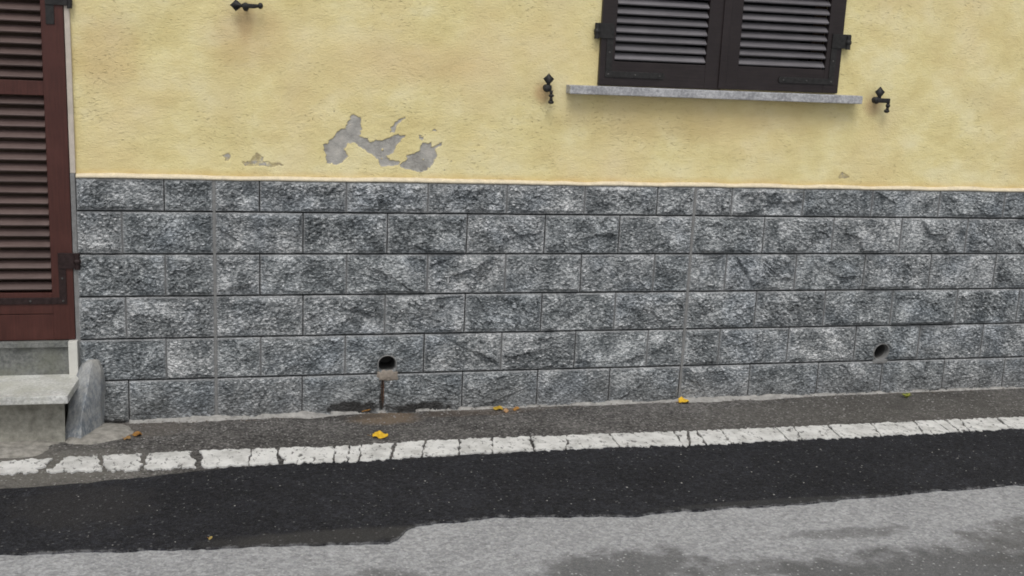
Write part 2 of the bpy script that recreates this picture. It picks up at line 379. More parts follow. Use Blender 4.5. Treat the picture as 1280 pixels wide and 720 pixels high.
# white edge line: paint pieces between the cracks
TOP = [(-7, -.50), (-1.6, -.49), (-.884, -.482), (-.68, -.463), (-.469, -.457), (-.066, -.452), (.282, -.463), (.531, -.475), (.788, -.467), (.94, -.455), (1.362, -.455), (1.628, -.467), (1.856, -.473), (2.204, -.483), (2.845, -.494), (3.716, -.497), (4.145, -.500), (6, -.50)]
BOT = [(-7, -.64), (-1.6, -.63), (-.859, -.618), (-.661, -.610), (-.451, -.635), (-.275, -.64), (-.062, -.651), (.274, -.645), (.514, -.669), (.762, -.658), (.907, -.648), (1.074, -.64), (1.316, -.642), (1.575, -.645), (1.795, -.640), (2.107, -.673), (2.371, -.675), (2.753, -.669), (3.183, -.675), (3.598, -.667), (4.029, -.655), (6, -.655)]
CR = [(x, x+.03, 3+2*math.sin(x*9)) for x in np.arange(-6.2, -1.6, .31)]+[(-1.45, -1.47, 4), (-1.16, -1.15, 3), (-.655, -.70, 9), (-.486, -.449, 4), (-.297, -.294, 6), (-.087, -.061, 7), (.155, .142, 1.6), (.271, .278, 4.5), (.523, .504, 3), (.593, .563, 1.8), (.647, .614, 1.8), (.804, .755, 2.6), (.947, .897, 2.4), (1.104, 1.068, 2.6), (1.265, 1.224, 2.2), (1.452, 1.424, 3), (1.631, 1.572, 2.2), (1.844, 1.835, 2.2), (2.172, 2.141, 1.3), (2.243, 2.175, 1.8), (2.290, 2.260, 1.8), (2.416, 2.390, 1.4), (2.708, 2.690, 1.3), (2.811, 2.763, 1.5), (3.0, 2.974, 1.3), (3.241, 3.191, 1.3), (3.49, 3.432, 1.3), (3.607, 3.585, 1.2), (3.671, 3.640, 1.1), (3.763, 3.70, 1.1), (3.984, 3.942, 1.5), (4.3, 4.25, 1.4), (4.62, 4.6, 1.5), (5.0, 4.97, 1.4), (5.4, 5.4, 2)]+[(x, x-.02, 1.8) for x in np.arange(5.75, 9, .33)]
line = empty('road_line', (0, -.56, zg(0))); tag(line, kind='structure')
def lerp(P, x): return float(np.interp(x, [p[0] for p in P], [p[1] for p in P]))
def jag(p, q, amp, n):
    t = np.linspace(0, 1, n+1); x = p[0]+(q[0]-p[0])*t; y = p[1]+(q[1]-p[1])*t
    nx, ny = -(q[1]-p[1]), q[0]-p[0]; L = math.hypot(nx, ny)+1e-9
    d = fbm(t*n*.35+rng.random()*99, t*0+rng.random()*99, 3)*amp*2*np.minimum(1, np.minimum(t, 1-t)*8)
    return [(x[i]+d[i]*nx/L, y[i]+d[i]*ny/L) for i in range(n)]
for a, b in zip(CR[:-1], CR[1:]):
    wa, wb = [max(1.5, q[2])*(.0024 if q[0] < 2 else .0031) for q in (a, b)]
    tl = (a[0]+wa, lerp(TOP, a[0])); tr = (b[0]-wb, lerp(TOP, b[0])); br = (b[1]-wb, lerp(BOT, b[1])); bl = (a[1]+wa, lerp(BOT, a[1]))
    ns = max(6, int(abs(tr[0]-tl[0])/.006)); nb = max(6, int(abs(br[0]-bl[0])/.006))
    ca = .006+wa*.5; cb = .006+wb*.5
    # kinked crack sides
    pts = jag(tl, tr, .013, ns)+jag(tr, br, cb, 16)+jag(br, bl, .018, nb)+jag(bl, tl, ca, 16)
    n = len(pts); V = [(x-line.location.x, y-line.location.y, zg(x)+.0085-line.location.z) for x, y in pts]
    V += [(x, y, z-.0075) for x, y, z in V]
    F = [tuple(range(n))[::-1]]+[(i, (i+1) % n, n+(i+1) % n, n+i) for i in range(n)]
    bm = bmesh.new(); vs = [bm.verts.new(v) for v in V]
    for f in F:
        try: bm.faces.new([vs[i] for i in f])
        except ValueError: pass
    bmesh.ops.recalc_face_normals(bm, faces=bm.faces); bmesh.ops.triangulate(bm, faces=[f for f in bm.faces if len(f.verts) > 4])
    me = bpy.data.meshes.new('paint_piece'); bm.to_mesh(me); bm.free(); link('paint_piece', me, MPAINT, line)

# ---------------------------------------------------------------- house
house = empty('house', (2.0, .02, -.2))
tag(house, 'yellow plastered house wall above grey split stone cladding, with brown louvred shutters', 'house')
H0 = house.location
def hp(o):                                                # parent keeping world coordinates
    o.parent = house; o.location = o.location - H0; return o

# --- plaster
WIN = (1.868, 3.112, 1.46, 2.70); DOOR = (-1.86, -.602, .0, 2.42)
def merged(*parts): return np.unique(np.round(np.concatenate(parts), 4))
XS = merged(np.arange(-2.9, 5.8, .02), np.arange(.0, 1.12, .003), np.arange(3.17, 3.31, .003), [WIN[0], WIN[1], DOOR[0], DOOR[1], 5.8])
ZS = merged(np.arange(.962, 3.2, .02), np.arange(.962, 1.29, .003), [WIN[2], WIN[3], DOOR[3]])
X, Z = np.meshgrid(XS, ZS)
def inpoly(px, pz, poly):
    r = np.zeros(px.shape, bool); n = len(poly); j = n-1
    for i in range(n):
        xi, zi = poly[i]; xj, zj = poly[j]
        with np.errstate(divide='ignore', invalid='ignore'):
            r ^= ((zi > pz) != (zj > pz)) & (px < (xj-xi)*(pz-zi)/(zj-zi+1e-12)+xi)
        j = i
    return r
POLYS = [[(0.504, 1.123), (0.537, 1.15), (0.559, 1.192), (0.607, 1.208), (0.629, 1.272), (0.671, 1.258), (0.683, 1.21), (0.668, 1.176), (0.718, 1.147), (0.779, 1.152), (0.843, 1.18), (0.893, 1.181), (0.863, 1.15), (0.841, 1.127), (0.834, 1.092), (0.8, 1.08), (0.819, 1.065), (0.866, 1.05), (0.855, 1.035), (0.774, 1.03), (0.758, 1.068), (0.719, 1.097), (0.692, 1.112), (0.65, 1.134), (0.612, 1.137), (0.598, 1.11), (0.621, 1.072), (0.576, 1.034), (0.519, 1.04), (0.512, 1.085)],
 [(0.866, 1.035), (0.904, 1.082), (0.961, 1.106), (0.972, 1.149), (1.018, 1.15), (1.023, 1.127), (1.069, 1.147), (1.039, 1.116), (1.04, 1.077), (1.014, 1.03), (0.964, 1.006), (0.898, 1.016)],
 [(0.162, 1.048), (0.198, 1.086), (0.224, 1.064), (0.223, 1.031), (0.162, 1.022)], [(.12, 1.035), (.17, 1.045), (.30, 1.035), (.33, 1.02), (.14, 1.018)], [(0.043, 1.072), (0.072, 1.08), (0.071, 1.046), (0.05, 1.042)],
 [(3.207, 1.028), (3.229, 1.05), (3.255, 1.032), (3.286, 1.010), (3.21, 1.010)], [(0.812, 1.194), (0.826, 1.221), (0.856, 1.258), (0.888, 1.262), (0.858, 1.24), (0.828, 1.191)], [(1.020, 1.2), (1.036, 1.215), (1.045, 1.197)], [(0.958, 1.177), (0.975, 1.177), (0.970, 1.160)]]
wx = X+.012*fbm(X*48, Z*60, 4); wz = Z+.012*fbm(X*48+31, Z*60+11, 4)
peel = np.zeros(X.shape)
for k, p in enumerate(POLYS): peel = np.maximum(peel, inpoly(wx, wz, p)*(.47+.35*fbm(X*30, Z*30, 3) if k in (2, 3, 4, 5) else 1.))
holes = (fbm(X*45+7, Z*45, 3) > .62)
peel[holes & (peel > 0)] = 0
# a few stray flakes round the main patches
near = (np.abs(X-.78) < .36) & (np.abs(Z-1.15) < .14)
peel[near & (fbm(X*60+90, Z*60+3, 3) > .60)] = .8
pb = peel.copy()
for _ in range(1):
    pb[1:-1, 1:-1] = (pb[1:-1, 1:-1]*2+pb[:-2, 1:-1]+pb[2:, 1:-1]+pb[1:-1, :-2]+pb[1:-1, 2:])/6
relief = .0022*fbm(X*5, Z*9, 3)+.0008*fbm(X*38, Z*70, 3)
Yp = .020 + relief + .004*pb
cx = (X[:-1, :-1]+X[1:, 1:])/2; cz = (Z[:-1, :-1]+Z[1:, 1:])/2
hole = ((cx > WIN[0]) & (cx < WIN[1]) & (cz > WIN[2]) & (cz < WIN[3])) | ((cx > DOOR[0]) & (cx < DOOR[1]) & (cz < DOOR[3]))
pm = grid_mesh('plaster_wall', np.stack([X, Yp, Z], -1), keep=~hole, smooth=True)
at = pm.attributes.new('peel', 'FLOAT', 'POINT'); at.data.foreach_set('value', pb.ravel().astype(np.float32)) if len(pm.vertices) == pb.size else None
hp(link('plaster_wall', pm, MPL))
# reveals, top and side of the wall so it has thickness
m = MB()
m.box(WIN[0]-.004, WIN[0], .022, .26, WIN[2], WIN[3]); m.box(WIN[1], WIN[1]+.004, .022, .26, WIN[2], WIN[3]); m.box(WIN[0], WIN[1], .022, .26, WIN[3], WIN[3]+.004)
m.box(5.8, 5.81, .02, .4, -.2, 3.2); m.box(-2.91, -2.9, .02, .4, -.2, 3.2); m.box(-2.9, 5.8, .024, .4, 3.2, 3.21)
hp(m.build('wall_reveal', MPL))
m = MB(); m.box(-.6245, -.6005, .004, .20, .975, DOOR[3]+.02, .004); m.box(-1.875, -1.8505, .004, .20, .975, DOOR[3]+.02, .004); m.box(-1.85, -.625, .004, .20, DOOR[3], DOOR[3]+.022, .004)
hp(m.build('door_surround', MFRAMEP))
# inner window (glazed casement behind the shutters) and inner door
m = MB(); 
for a, b in ((1.870, 1.93), (2.46, 2.52), (3.05, 3.110)): m.box(a, b, .14, .19, 1.464, 2.696, .004)
m.box(1.93, 2.46, .142, .188, 1.464, 1.53); m.box(2.52, 3.05, .142, .188, 1.464, 1.53); m.box(1.93, 2.46, .142, .188, 2.63, 2.696); m.box(2.52, 3.05, .142, .188, 2.63, 2.696)
wf = hp(m.build('window_frame', MWF))
for a, b in ((1.93, 2.46), (2.52, 3.05)):
    m = MB(); m.box(a, b, .16, .166, 1.53, 2.63); p = m.build('pane', MGLASS); p.parent = wf; p.location = -wf.location - H0 + Vector((0, 0, 0))
    p.location = Vector((0, 0, 0))
m = MB(); m.box(-1.846, -.628, .15, .19, .21, 2.41); hp(m.build('inner_door', MWF))

# --- stone cladding
BAND_Z = [(.806, .958), (.606, .806), (.405, .606), (.202, .405), (0.0, .202), (-.222, 0.0)]
ROWS = [
 [-.602, -.222, 0, .206, .61, 1.004, 1.398, 1.80, 2.189, 2.395, 2.60, 3.008, 3.415, 3.826, 4.235],
 [-.605, -.409, 0, .408, .81, 1.203, 1.602, 1.994, 2.395, 2.798, 3.202, 3.612, 4.022, 4.432],
 [-.608, -.223, 0, .207, .616, 1.012, 1.406, 1.803, 2.198, 2.395, 2.60, 3.004, 3.414, 3.822, 4.233],
 [-.611, -.402, 0, .41, .806, 1.207, 1.605, 1.998, 2.395, 2.791, 3.198, 3.608, 4.016, 4.418],
 [-.614, -.226, 0, .21, .615, 1.006, 1.404, 1.795, 2.192, 2.395, 2.598, 3.002, 3.409, 3.805, 4.212],
 [-.616, -.400, 0, .408, .802, 1.208, 1.603, 1.994, 2.391, 2.792, 3.202, 3.595, 3.99, 4.386]]
for k, r in enumerate(ROWS):
    while r[-1] < 5.6: r.append(min(5.8, r[-1]+.405))
    r[-1] = 5.8
HOLES = [(.823, .052, .046, .043), (3.575, .052, .046, .047)]
clad = bpy.data.objects.new('stone_cladding', None)
# mortar bed behind the stones with openings for the drain outlets
bx = [-2.9, -1.878, -.600, HOLES[0][0]-.04, HOLES[0][0]+.04, HOLES[1][0]-.04, HOLES[1][0]+.04, 5.8]; bz = [-.25, .012, .092, .962]
V = []; F = []
gx, gz = np.meshgrid(bx, bz); P = np.stack([gx, gx*0+.016, gz], -1)
kp = np.ones((3, 7), bool); kp[1, 3] = False; kp[1, 5] = False; kp[:, 1] = False
m0 = grid_mesh('stone_cladding', P, keep=kp)
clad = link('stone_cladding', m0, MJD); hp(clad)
C0 = H0 + clad.location

def joint(nm, x0, x1, y, z0, z1, mt=None):
    m = MB(); m.box(x0, x1, y, .0155, z0, z1); o = m.build(nm, mt or MJ, clad); o.location = -C0
def facets(U, W, n, gs, hs_, sx=1., sz=1., shear=0.):
    """split-rock height field made of n tilted planes"""
    px = rng.random(n)*(U.max()-U.min())+U.min(); pz = rng.random(n)*(W.max()-W.min())+W.min()
    g = rng.normal(0, gs, (n, 2)); h = rng.normal(0, hs_, n)
    a = (U[..., None]-px); b = (W[..., None]-pz)
    a2 = a+shear*b
    d = (a2*sx)**2+(b*sz)**2; i = d.argmin(-1)
    take = lambda q: np.take(q, i)
    return take(h)+take(g[:, 0])*(U-take(px))+take(g[:, 1])*(W-take(pz))
def make_block(x0, x1, z0, z1, row, seed):
    g = .0045; nx = max(6, int((x1-x0)/g)); nz = max(6, int((z1-z0)/g))
    u = np.linspace(x0, x1, nx); v = np.linspace(z0, z1, nz); U, W = np.meshgrid(u, v)
    wu = U+.010*fbm(U*40+seed, W*40, 3); ww = W+.010*fbm(U*40, W*40+seed, 3)
    area = (x1-x0)*(z1-z0); rough = (.55 if row == 5 else .8 if row == 4 else 1.0)*random.uniform(.6, 1.15)
    shear = random.choice((-.8, -.5, .4, .7))
    big = facets(wu, ww, max(3, int(area*70)), .13*random.uniform(.3, 1.5), .0028, 1, 1.3, shear)
    mid = facets(wu, ww, max(10, int(area*1300)), .17, .0013, 1, 1.4, shear)
    fin = facets(wu, ww, max(30, int(area*9000)), .42, .0012, 1, 1.3, shear*.5)
    h = (big+mid+fin)*rough+.0012*fbm(U*130, W*130, 3)
    e = np.minimum.reduce([U-x0, x1-U, W-z0, z1-W])
    t = np.clip((e-.006)/.016, 0, 1); t = t*t*(3-2*t)
    Y = -(.0055*rough+h)*t
    Y = np.clip(Y, -.024, .004)
    # arris: last few millimetres roll back into the joint
    rb = np.clip(1-e/.006, 0, 1)**2; Y = Y*(1-rb)+.0035*rb
    tb = np.clip(1-(z1-W)/.010, 0, 1); Y = np.maximum(Y, -.004+.009*tb)*(tb > 0)+Y*(tb <= 0)
    # slightly wavy arrises
    ex = .0015*fbm(U*25+seed, W*25, 2)
    U2 = U+np.where((U-x0 < .001) | (x1-U < .001), ex, 0); W2 = W+np.where((W-z0 < .001) | (z1-W < .001), ex, 0)
    keep = None
    cu = (U[:-1, :-1]+U[1:, 1:])/2; cw = (W[:-1, :-1]+W[1:, 1:])/2
    kp = np.ones(cu.shape, bool)
    for hx, hz, rx, rz in HOLES:
        kp &= ~(((cu-hx)/rx)**2+((cw-hz)/rz)**2 < 1)
        dd = np.sqrt(((U-hx)/rx)**2+((W-hz)/rz)**2); k = np.clip((1.35-dd)/.3, 0, 1); Y = Y*(1-k)+0*k
    cxm, czm = (x0+x1)/2, (z0+z1)/2
    ny_, nx_ = U.shape; idx = np.arange(ny_*nx_).reshape(ny_, nx_)
    ring = np.concatenate([idx[0, :], idx[1:, -1], idx[-1, -2::-1], idx[-2:0:-1, 0]])
    P = np.stack([U2-cxm, Y, W2-czm], -1); base = P.reshape(-1, 3)[ring].copy(); base[:, 1] = .0195
    n0 = ny_*nx_; n = len(ring); i = np.arange(n); j = (i+1) % n
    ef = np.stack([ring[j], ring[i], n0+i, n0+j], -1)
    me = grid_mesh('stone_block', P, keep=kp, extra_v=base, extra_f=ef)
    ea = np.minimum.reduce([(U-x0)*1.15, (x1-U)*1.15, (W-z0)*1.8, (z1-W)*.75])+.002*fbm(U*60, W*60, 3)  # widest along the top edge: the sky-lit line under each joint, as colour
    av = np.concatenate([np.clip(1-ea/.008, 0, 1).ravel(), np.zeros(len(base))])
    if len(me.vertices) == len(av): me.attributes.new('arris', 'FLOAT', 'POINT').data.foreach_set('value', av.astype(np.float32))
    o = link('stone_block', me, MS, clad); o.location = Vector((cxm, 0, czm))-C0
    return o
HG = .0043
seed = 0
for k, (row, (z0, z1)) in enumerate(zip(ROWS, BAND_Z)):
    segs = [(a, b) for a, b in zip(row[:-1], row[1:])] + [(-2.9, -2.5), (-2.5, -2.1), (-2.1, -1.878)]
    for (a, b) in segs:
        wide = lambda x: abs(x) < .01 or abs(x-2.395) < .006
        ga = .0065 if wide(a) else .0026 + .0006*random.random(); gb = .0065 if wide(b) else .0026+.0006*random.random()
        seed += 1
        zb = z0+HG if k < 5 else z0; zt = z1-HG
        make_block(a+ga, b-gb, zb, zt, k, seed*3.7)
        if b < 5.7 and b > -.5:
            if not wide(b):
                op = k == 5 or random.random() < .3          # some joints have lost their pointing
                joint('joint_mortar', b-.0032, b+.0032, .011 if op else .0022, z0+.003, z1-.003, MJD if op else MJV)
for b in (0.0, 2.395): joint('joint_strip', b-.0063, b+.0063, .0012, -.222, .957)

# cream ledge on top of the cladding
xs = np.concatenate([np.arange(-.600, 5.8, .012)])
def ledge(xs, nm):
    f = .0025*fbm(xs*14, xs*0, 4); f2 = .006*fbm(xs*5+50, xs*0, 5)
    P = np.stack([np.stack([xs, 0*xs+.021, .955+0*xs], -1)[::1], np.stack([xs, -.003+f, .9555+f2*.6], -1), np.stack([xs, -.005+f, .9625+f2*.4], -1), np.stack([xs, -.002+f, .967+f2], -1), np.stack([xs, .008+f, .972+f2], -1), np.stack([xs, 0*xs+.023, .976+f2*1.4], -1)], 0)
    hp(link(nm, grid_mesh(nm, P, smooth=True), MCREAM))
ledge(xs, 'mortar_ledge'); ledge(np.arange(-2.9, -1.87, .012), 'mortar_ledge')

# uneven mortar lip where the wall meets the pavement
xs = np.arange(-.40, 5.8, .008)
wd = np.interp(xs, [-.4, -.2, 0, .15, .45, .62, .75, 1.0, 1.3, 1.6, 2.1, 2.4, 2.8, 3.1, 3.4, 5.8], [.014, .02, .034, .04, .032, .014, .006, .008, .012, .006, .016, .026, .03, .018, .008, .005])
wd = wd*(1+1.0*fbm(xs*9, xs*0+4, 4))+.003; hh = np.clip(.25*wd+.006*fbm(xs*12, xs*0+8, 4)+.004, .002, .03)
z = zg(xs)
P = np.stack([np.stack([xs, -wd-.004, z-.002], -1), np.stack([xs, -wd, z+.002], -1), np.stack([xs, -wd*.35, z+hh*.8], -1), np.stack([xs, -.002+0*xs, z+hh+.004], -1), np.stack([xs, .012+0*xs, z+hh+.004], -1)], 0)
hp(link('mortar_lip', grid_mesh('mortar_lip', P, smooth=False), MLIP))

# --- window sill
m = MB(); m.box(1.677, 3.262, -.05, .14, 1.407, 1.448, .004); hp(m.build('window_sill', MSILL))

# --- louvred shutters
def louvres(leaf, x0, x1, z0, z1, n, mat, y0, tilt=40, depth=.043, th=.009):
    pitch_ = (z1-z0)/n
    bm = bmesh.new(); vs = []
    me = None
    for i in range(n):
        if me is None:
            m = MB(); R = Matrix.Rotation(math.radians(tilt), 4, 'X')
            m.box(-(x1-x0)/2, (x1-x0)/2, -depth/2, depth/2, -th/2, th/2, .0022, mat=None)
            for v in m.bm.verts: v.co = R @ v.co
            o = m.build('slat', mat, leaf); me = o.data
        else:
            o = bpy.data.objects.new('slat', me); COL.objects.link(o); o.parent = leaf
        o.location = ((x0+x1)/2, y0, z0+pitch_*(i+.5)); o.rotation_euler.x = random.uniform(-.05, .05); o.location.z += random.uniform(-.0008, .0008)
def shutter_leaf(name, x0, x1, z0, z1, si, so_, rails, zones, mw, ms, pitchz, y=0.0, label=None):
    """rails/zones relative to the leaf foot; stile widths si (left), so_ (right)"""
    leaf = bpy.data.objects.new(name, None)
    m = MB(); h = z1-z0; t = .038
    m.box(0, si, 0, t, 0, h, .003); m.box(x1-x0-so_, x1-x0, 0, t, 0, h, .003)
    for a, b in rails: m.box(si-.0005, x1-x0-so_+.0005, .0015, t-.0015, a, b, .002)
    leaf = m.build(name, mw); leaf.location = (x0, y, z0); hp(leaf)
    for a, b in zones:
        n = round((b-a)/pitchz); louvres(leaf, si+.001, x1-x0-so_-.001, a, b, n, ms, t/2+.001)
    if label: leaf['label'] = label
    return leaf
ZB = 1.452
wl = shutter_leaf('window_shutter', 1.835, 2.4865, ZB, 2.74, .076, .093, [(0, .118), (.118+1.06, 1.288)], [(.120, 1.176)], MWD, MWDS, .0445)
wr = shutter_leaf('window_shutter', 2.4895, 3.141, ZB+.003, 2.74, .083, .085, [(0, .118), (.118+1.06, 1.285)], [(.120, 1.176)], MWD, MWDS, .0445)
wl['label'] = 'left leaf of the dark window shutters'; wr['label'] = 'right leaf of the dark window shutters'
m = MB(); m.box(.632, .672, -.009, -.0005, .005, 1.28, .003); cl = m.build('cover_strip', MWD, wl)
def hardware(leaf, side, W, zs, hz, plate, long=.30, mat=None):
    """flat iron angle with screws; side -1 = hinge on the left edge"""
    s = 1 if side < 0 else -1; e = 0 if side < 0 else W
    X = lambda d: e+s*d
    def bx_(m, a, b, *r, **k): m.box(min(X(a), X(b)), max(X(a), X(b)), *r, **k)
    m = MB(); bx_(m, .030, .030+long, -.0045, .002, zs, zs+.030, bevel=.0015)
    m.prism([(X(.030+long), zs), (X(.030+long), zs+.030), (X(.030+long+.012), zs+.024), (X(.030+long+.012), zs+.006)] if s > 0 else [(X(.030+long), zs), (X(.030+long+.012), zs+.006), (X(.030+long+.012), zs+.024), (X(.030+long), zs+.030)], -.0045, .002)
    bx_(m, .030, .062, -.0045, .002, zs+.0305, hz, bevel=.0015)
    st = m.build('corner_bracket', mat or MIRON, leaf)
    for d, zz in ((.046, zs+.015), (.046+.14, zs+.015), (long+.015, zs+.015), (.046, zs+.12)):
        q = MB(); q.bar((X(d), -.0045, zz), (X(d), -.008, zz), .0052, .0035, 8); q.build('screw', MSCREW, leaf)
    # hinge arm reaching past the leaf edge to the wall pin
    m = MB(); bx_(m, -plate, .062, -.0085, -.0045, hz-.072, hz, bevel=.0012)
    m.bar((X(-plate*.7), -.008, hz-.076), (X(-plate*.7), -.008, hz-.004), .0125, seg=12); m.ball((X(-plate*.7), -.008, hz-.040), .017)
    m.bar((X(-plate*.7), -.004, hz-.05), (X(-plate*.7), .03, hz-.05), .008)
    m.build('hinge', mat or MIRON, leaf)
MSCREW = mat_metal('worn_screw', (.07, .068, .065), .45)
hardware(wl, -1, .6515, .040, .298, .036); hardware(wr, 1, .6515, .043, .300, .040)

ZD = .2045
MBRK = mat_metal('brown_painted_iron', (.019, .0085, .008), .5)
dr = [(0, .1205), (.1235, .222), (1.112, 1.175), (2.09, 2.20)]; dz_ = [(.226, 1.110), (1.178, 2.088)]
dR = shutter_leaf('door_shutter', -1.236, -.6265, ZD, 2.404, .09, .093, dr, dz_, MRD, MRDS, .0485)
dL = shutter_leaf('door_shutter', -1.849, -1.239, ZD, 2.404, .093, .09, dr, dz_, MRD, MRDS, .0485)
dR['label'] = 'right leaf of the red-brown door shutters'; dL['label'] = 'left leaf of the red-brown door shutters'
for leaf, s in ((dR, 1), (dL, -1)):
    hardware(leaf, s, .6095, .170, .408, .030, long=.40, mat=MBRK); 
    m = MB(); W_ = .6095; X0 = W_+.040 if s > 0 else -.040; X1 = W_-.072 if s > 0 else .072
    m.box(min(X0, X1), max(X0, X1), -.0085, -.0045, 1.503, 1.545, .0012); m.bar((X0-s*.012, -.008, 1.49), (X0-s*.012, -.008, 1.56), .0105, seg=12)
    m.box(min(X1, X1+s*.035), max(X1, X1+s*.035), -.0045, .002, 1.42, 1.60, .0015); m.build('hinge', MIRON, leaf)

# --- stone under the door
m = MB(); m.box(-1.90, -.656, -.022, .16, .174, .2005, .003); hp(m.build('door_threshold', MRISE))
m = MB(); m.box(-1.876, -.657, -.004, .10, .03, .1735, .003); hp(m.build('door_riser', MRISE))
m = MB(); m.box(-.656, -.6165, -.030, .012, .038, .2015, .003); hp(m.build('edge_strip', MWHITE))
m = MB(); m.box(-.6245, -.604, .003, .20, .0, .974, .002); hp(m.build('jamb_mortar', MJ)); m = MB(); m.box(-1.875, -1.8505, .003, .20, .0, .974, .002); hp(m.build('jamb_mortar', MJ))

# --- shutter catches
def catch(name, x, z, mode, label):
    e = bpy.data.objects.new(name, None); COL.objects.link(e)
    e.location = (x, .02, z); hp(e); e['label'] = label
    ry = -.045
    m = MB(); m.bar((0, .02, 0), (0, ry-.008, 0), .0075); m.ball((0, .002, 0), .017, (1, .45, 1)); m.build('spike', MIRON, e, True)
    m = MB()
    spade = [(0, .070), (.010, .058), (.026, .044), (.014, .028), (.007, .020), (.010, .006), (-.010, .006), (-.007, .020), (-.014, .028), (-.026, .044), (-.010, .058)]
    if mode == 'side':
        m.prism([(px*1., pz) for px, pz in spade], ry-.006, ry+.006)
        m.box(-.020, .062, ry-.009, ry+.007, -.012, .012, .004); m.ball((-.014, ry, 0), .019, (1, .6, 1))
        m.bar((.056, ry, .004), (.056, ry, -.022), .0085); m.ball((.056, ry, -.026), .012); m.bar((.056, ry, -.03), (.054, ry, -.048), .006, .009); m.ball((.052, ry, -.054), .0125, (1.25, 1, .8))
    elif mode == 'front':
        m.prism(spade, ry-.006, ry+.006)
        m.box(-.018, .016, ry-.012, ry+.010, -.018, .014, .006); m.ball((-.006, ry, -.002), .019, (1.1, .8, 1))
        m.bar((.013, ry-.01, -.012), (.013, ry-.012, -.032), .009, .006); m.ball((.014, ry-.012, -.036), .0125, (1.1, 1, .7)); m.bar((.014, ry-.012, -.04), (.013, ry-.014, -.062), .0055, .010); m.ball((.013, ry-.014, -.067), .0125, (1.2, 1, .75))
    else:
        m.prism([(-pz, px) for px, pz in spade][::-1], ry-.006, ry+.006)
        m.box(-.016, .040, ry-.009, ry+.008, -.010, .010, .004); m.bar((.036, ry, 0), (.058, ry, .002), .010, .007); m.ball((.064, ry, .003), .0125, (1, 1, 1.15))
        m.ball((0, ry+.01, -.010), .014, (1, .8, 1))
    m.build('turn_piece', MIRON, e, True)
catch('shutter_catch', 1.573, 1.430, 'front', 'iron catch left of the window sill')
catch('shutter_catch', 3.372, 1.428, 'side', 'iron catch right of the window sill')
catch('shutter_catch', .147, 1.744, 'flat', 'iron catch turned sideways, high on the wall')

# --- drain outlets
def outlet(hx, hz, rx, rz, square, label):
    e = bpy.data.objects.new('drain_outlet', None); COL.objects.link(e); e.location = (hx, 0, hz); hp(e); e['label'] = label
    n = 28; prof = []
    for i in range(n):
        t = 2*math.pi*i/n; c, s = math.cos(t), math.sin(t)
        if square and s < 0:
            k = (abs(c)**5+abs(s)**5)**(-1/5); c, s = c*k, s*k
        prof.append((c, s))
    sk = .0 if square else .22
    def ringmesh(levels, nm, mat):
        V = []; F = []
        for (sc, y) in levels: V += [((c+sk*s*.6)*rx*sc, y, s*rz*sc) for c, s in prof]
        for L in range(len(levels)-1):
            for i in range(n): F.append((L*n+i, L*n+(i+1) % n, (L+1)*n+(i+1) % n, (L+1)*n+i))
        return link(nm, me_from(nm, V, F), mat, e)
    ringmesh([(1.09, .004), (1.05, -.004), (.98, -.005), (.92, .0), (.90, .03)], 'mortar_rim', MJ)
    V = []; F = []
    lv = [(.915, .012), (.90, .05), (.88, .16)]
    for sc, y in lv: V += [((c+sk*s*.6)*rx*sc, y, s*rz*sc) for c, s in prof]
    for L in range(2):
        for i in range(n): F.append((L*n+i, L*n+(i+1) % n, (L+1)*n+(i+1) % n, (L+1)*n+i))
    F.append(tuple(2*n+i for i in range(n)))
    link('pipe', me_from('pipe', V, F), MPIPE, e)
    if square:
        # lumpy mortar apron under the opening
        xs_ = np.linspace(-.050, .054, 16); zs_ = np.linspace(-.086, -.036, 9); X_, Z_ = np.meshgrid(xs_, zs_)
        d = np.clip(1-np.maximum(abs(X_)/.060, abs(Z_+.061)/.028)**3, 0, 1)
        lim = .026*fbm(X_*50, Z_*50, 3)
        P_ = np.stack([X_+lim*.4, .004-.013*d+lim*.25*d, Z_+lim*.5], -1)
        link('mortar_patch', grid_mesh('mortar_patch', P_), MPATCH, e)
    else:
        xs_ = np.linspace(-.045, .05, 12); zs_ = np.linspace(-.068, -.040, 6); X_, Z_ = np.meshgrid(xs_, zs_)
        d = np.clip(1-np.maximum(abs(X_)/.05, abs(Z_+.054)/.015)**3, 0, 1)
        link('mortar_patch', grid_mesh('mortar_patch', np.stack([X_, .003-.011*d, Z_+.006*fbm(X_*50, Z_*50, 3)], -1)), MJ, e)
MPATCH = mat_mortar('beige_mortar', (.30, .26, .22), .25)
outlet(*HOLES[0], True, 'arched drain outlet with a rusty streak below it')
outlet(*HOLES[1], False, 'slanting round drain outlet towards the right')

# ---------------------------------------------------------------- doorstep
step = empty('doorstep', (-1.25, -.16, zg(-1.2)))
tag(step, 'pale granite doorstep slab on a rendered base under the red-brown door', 'step')
def sp(o, par, root): o.parent = par; o.location = -Vector(root.location) if par is root else o.location; return o
m = MB(); m.box(-1.90, -.604, -.322, .010, .004, .040, .004)
for v in m.bm.verts:
    if v.co.y < -.2: v.co.x += .0; v.co.y += -.018*(v.co.x+.9)/.3 if v.co.x > -.9 else 0
for v in m.bm.verts:
    if v.co.x > -.7: v.co.x += -.02 if v.co.y < -.2 else 0
sp(m.build('tread', MTREAD), step, step)
xs = np.linspace(-1.89, -.655, 90); zs = np.linspace(-.225, .0035, 18); X_, Z_ = np.meshgrid(xs, zs)
Y_ = -.228-.008*fbm(X_*7, Z_*7, 4)-.02*np.clip((-.14-Z_)/.08, 0, 1)
V0 = np.stack([X_, Y_, Z_], -1)
o = link('riser', grid_mesh('riser', V0), MRISE2); sp(o, step, step)
m = MB(); m.box(-1.88, -.668, -.22, .0, -.21, .0035); sp(m.build('step_core', MRISE2), step, step)

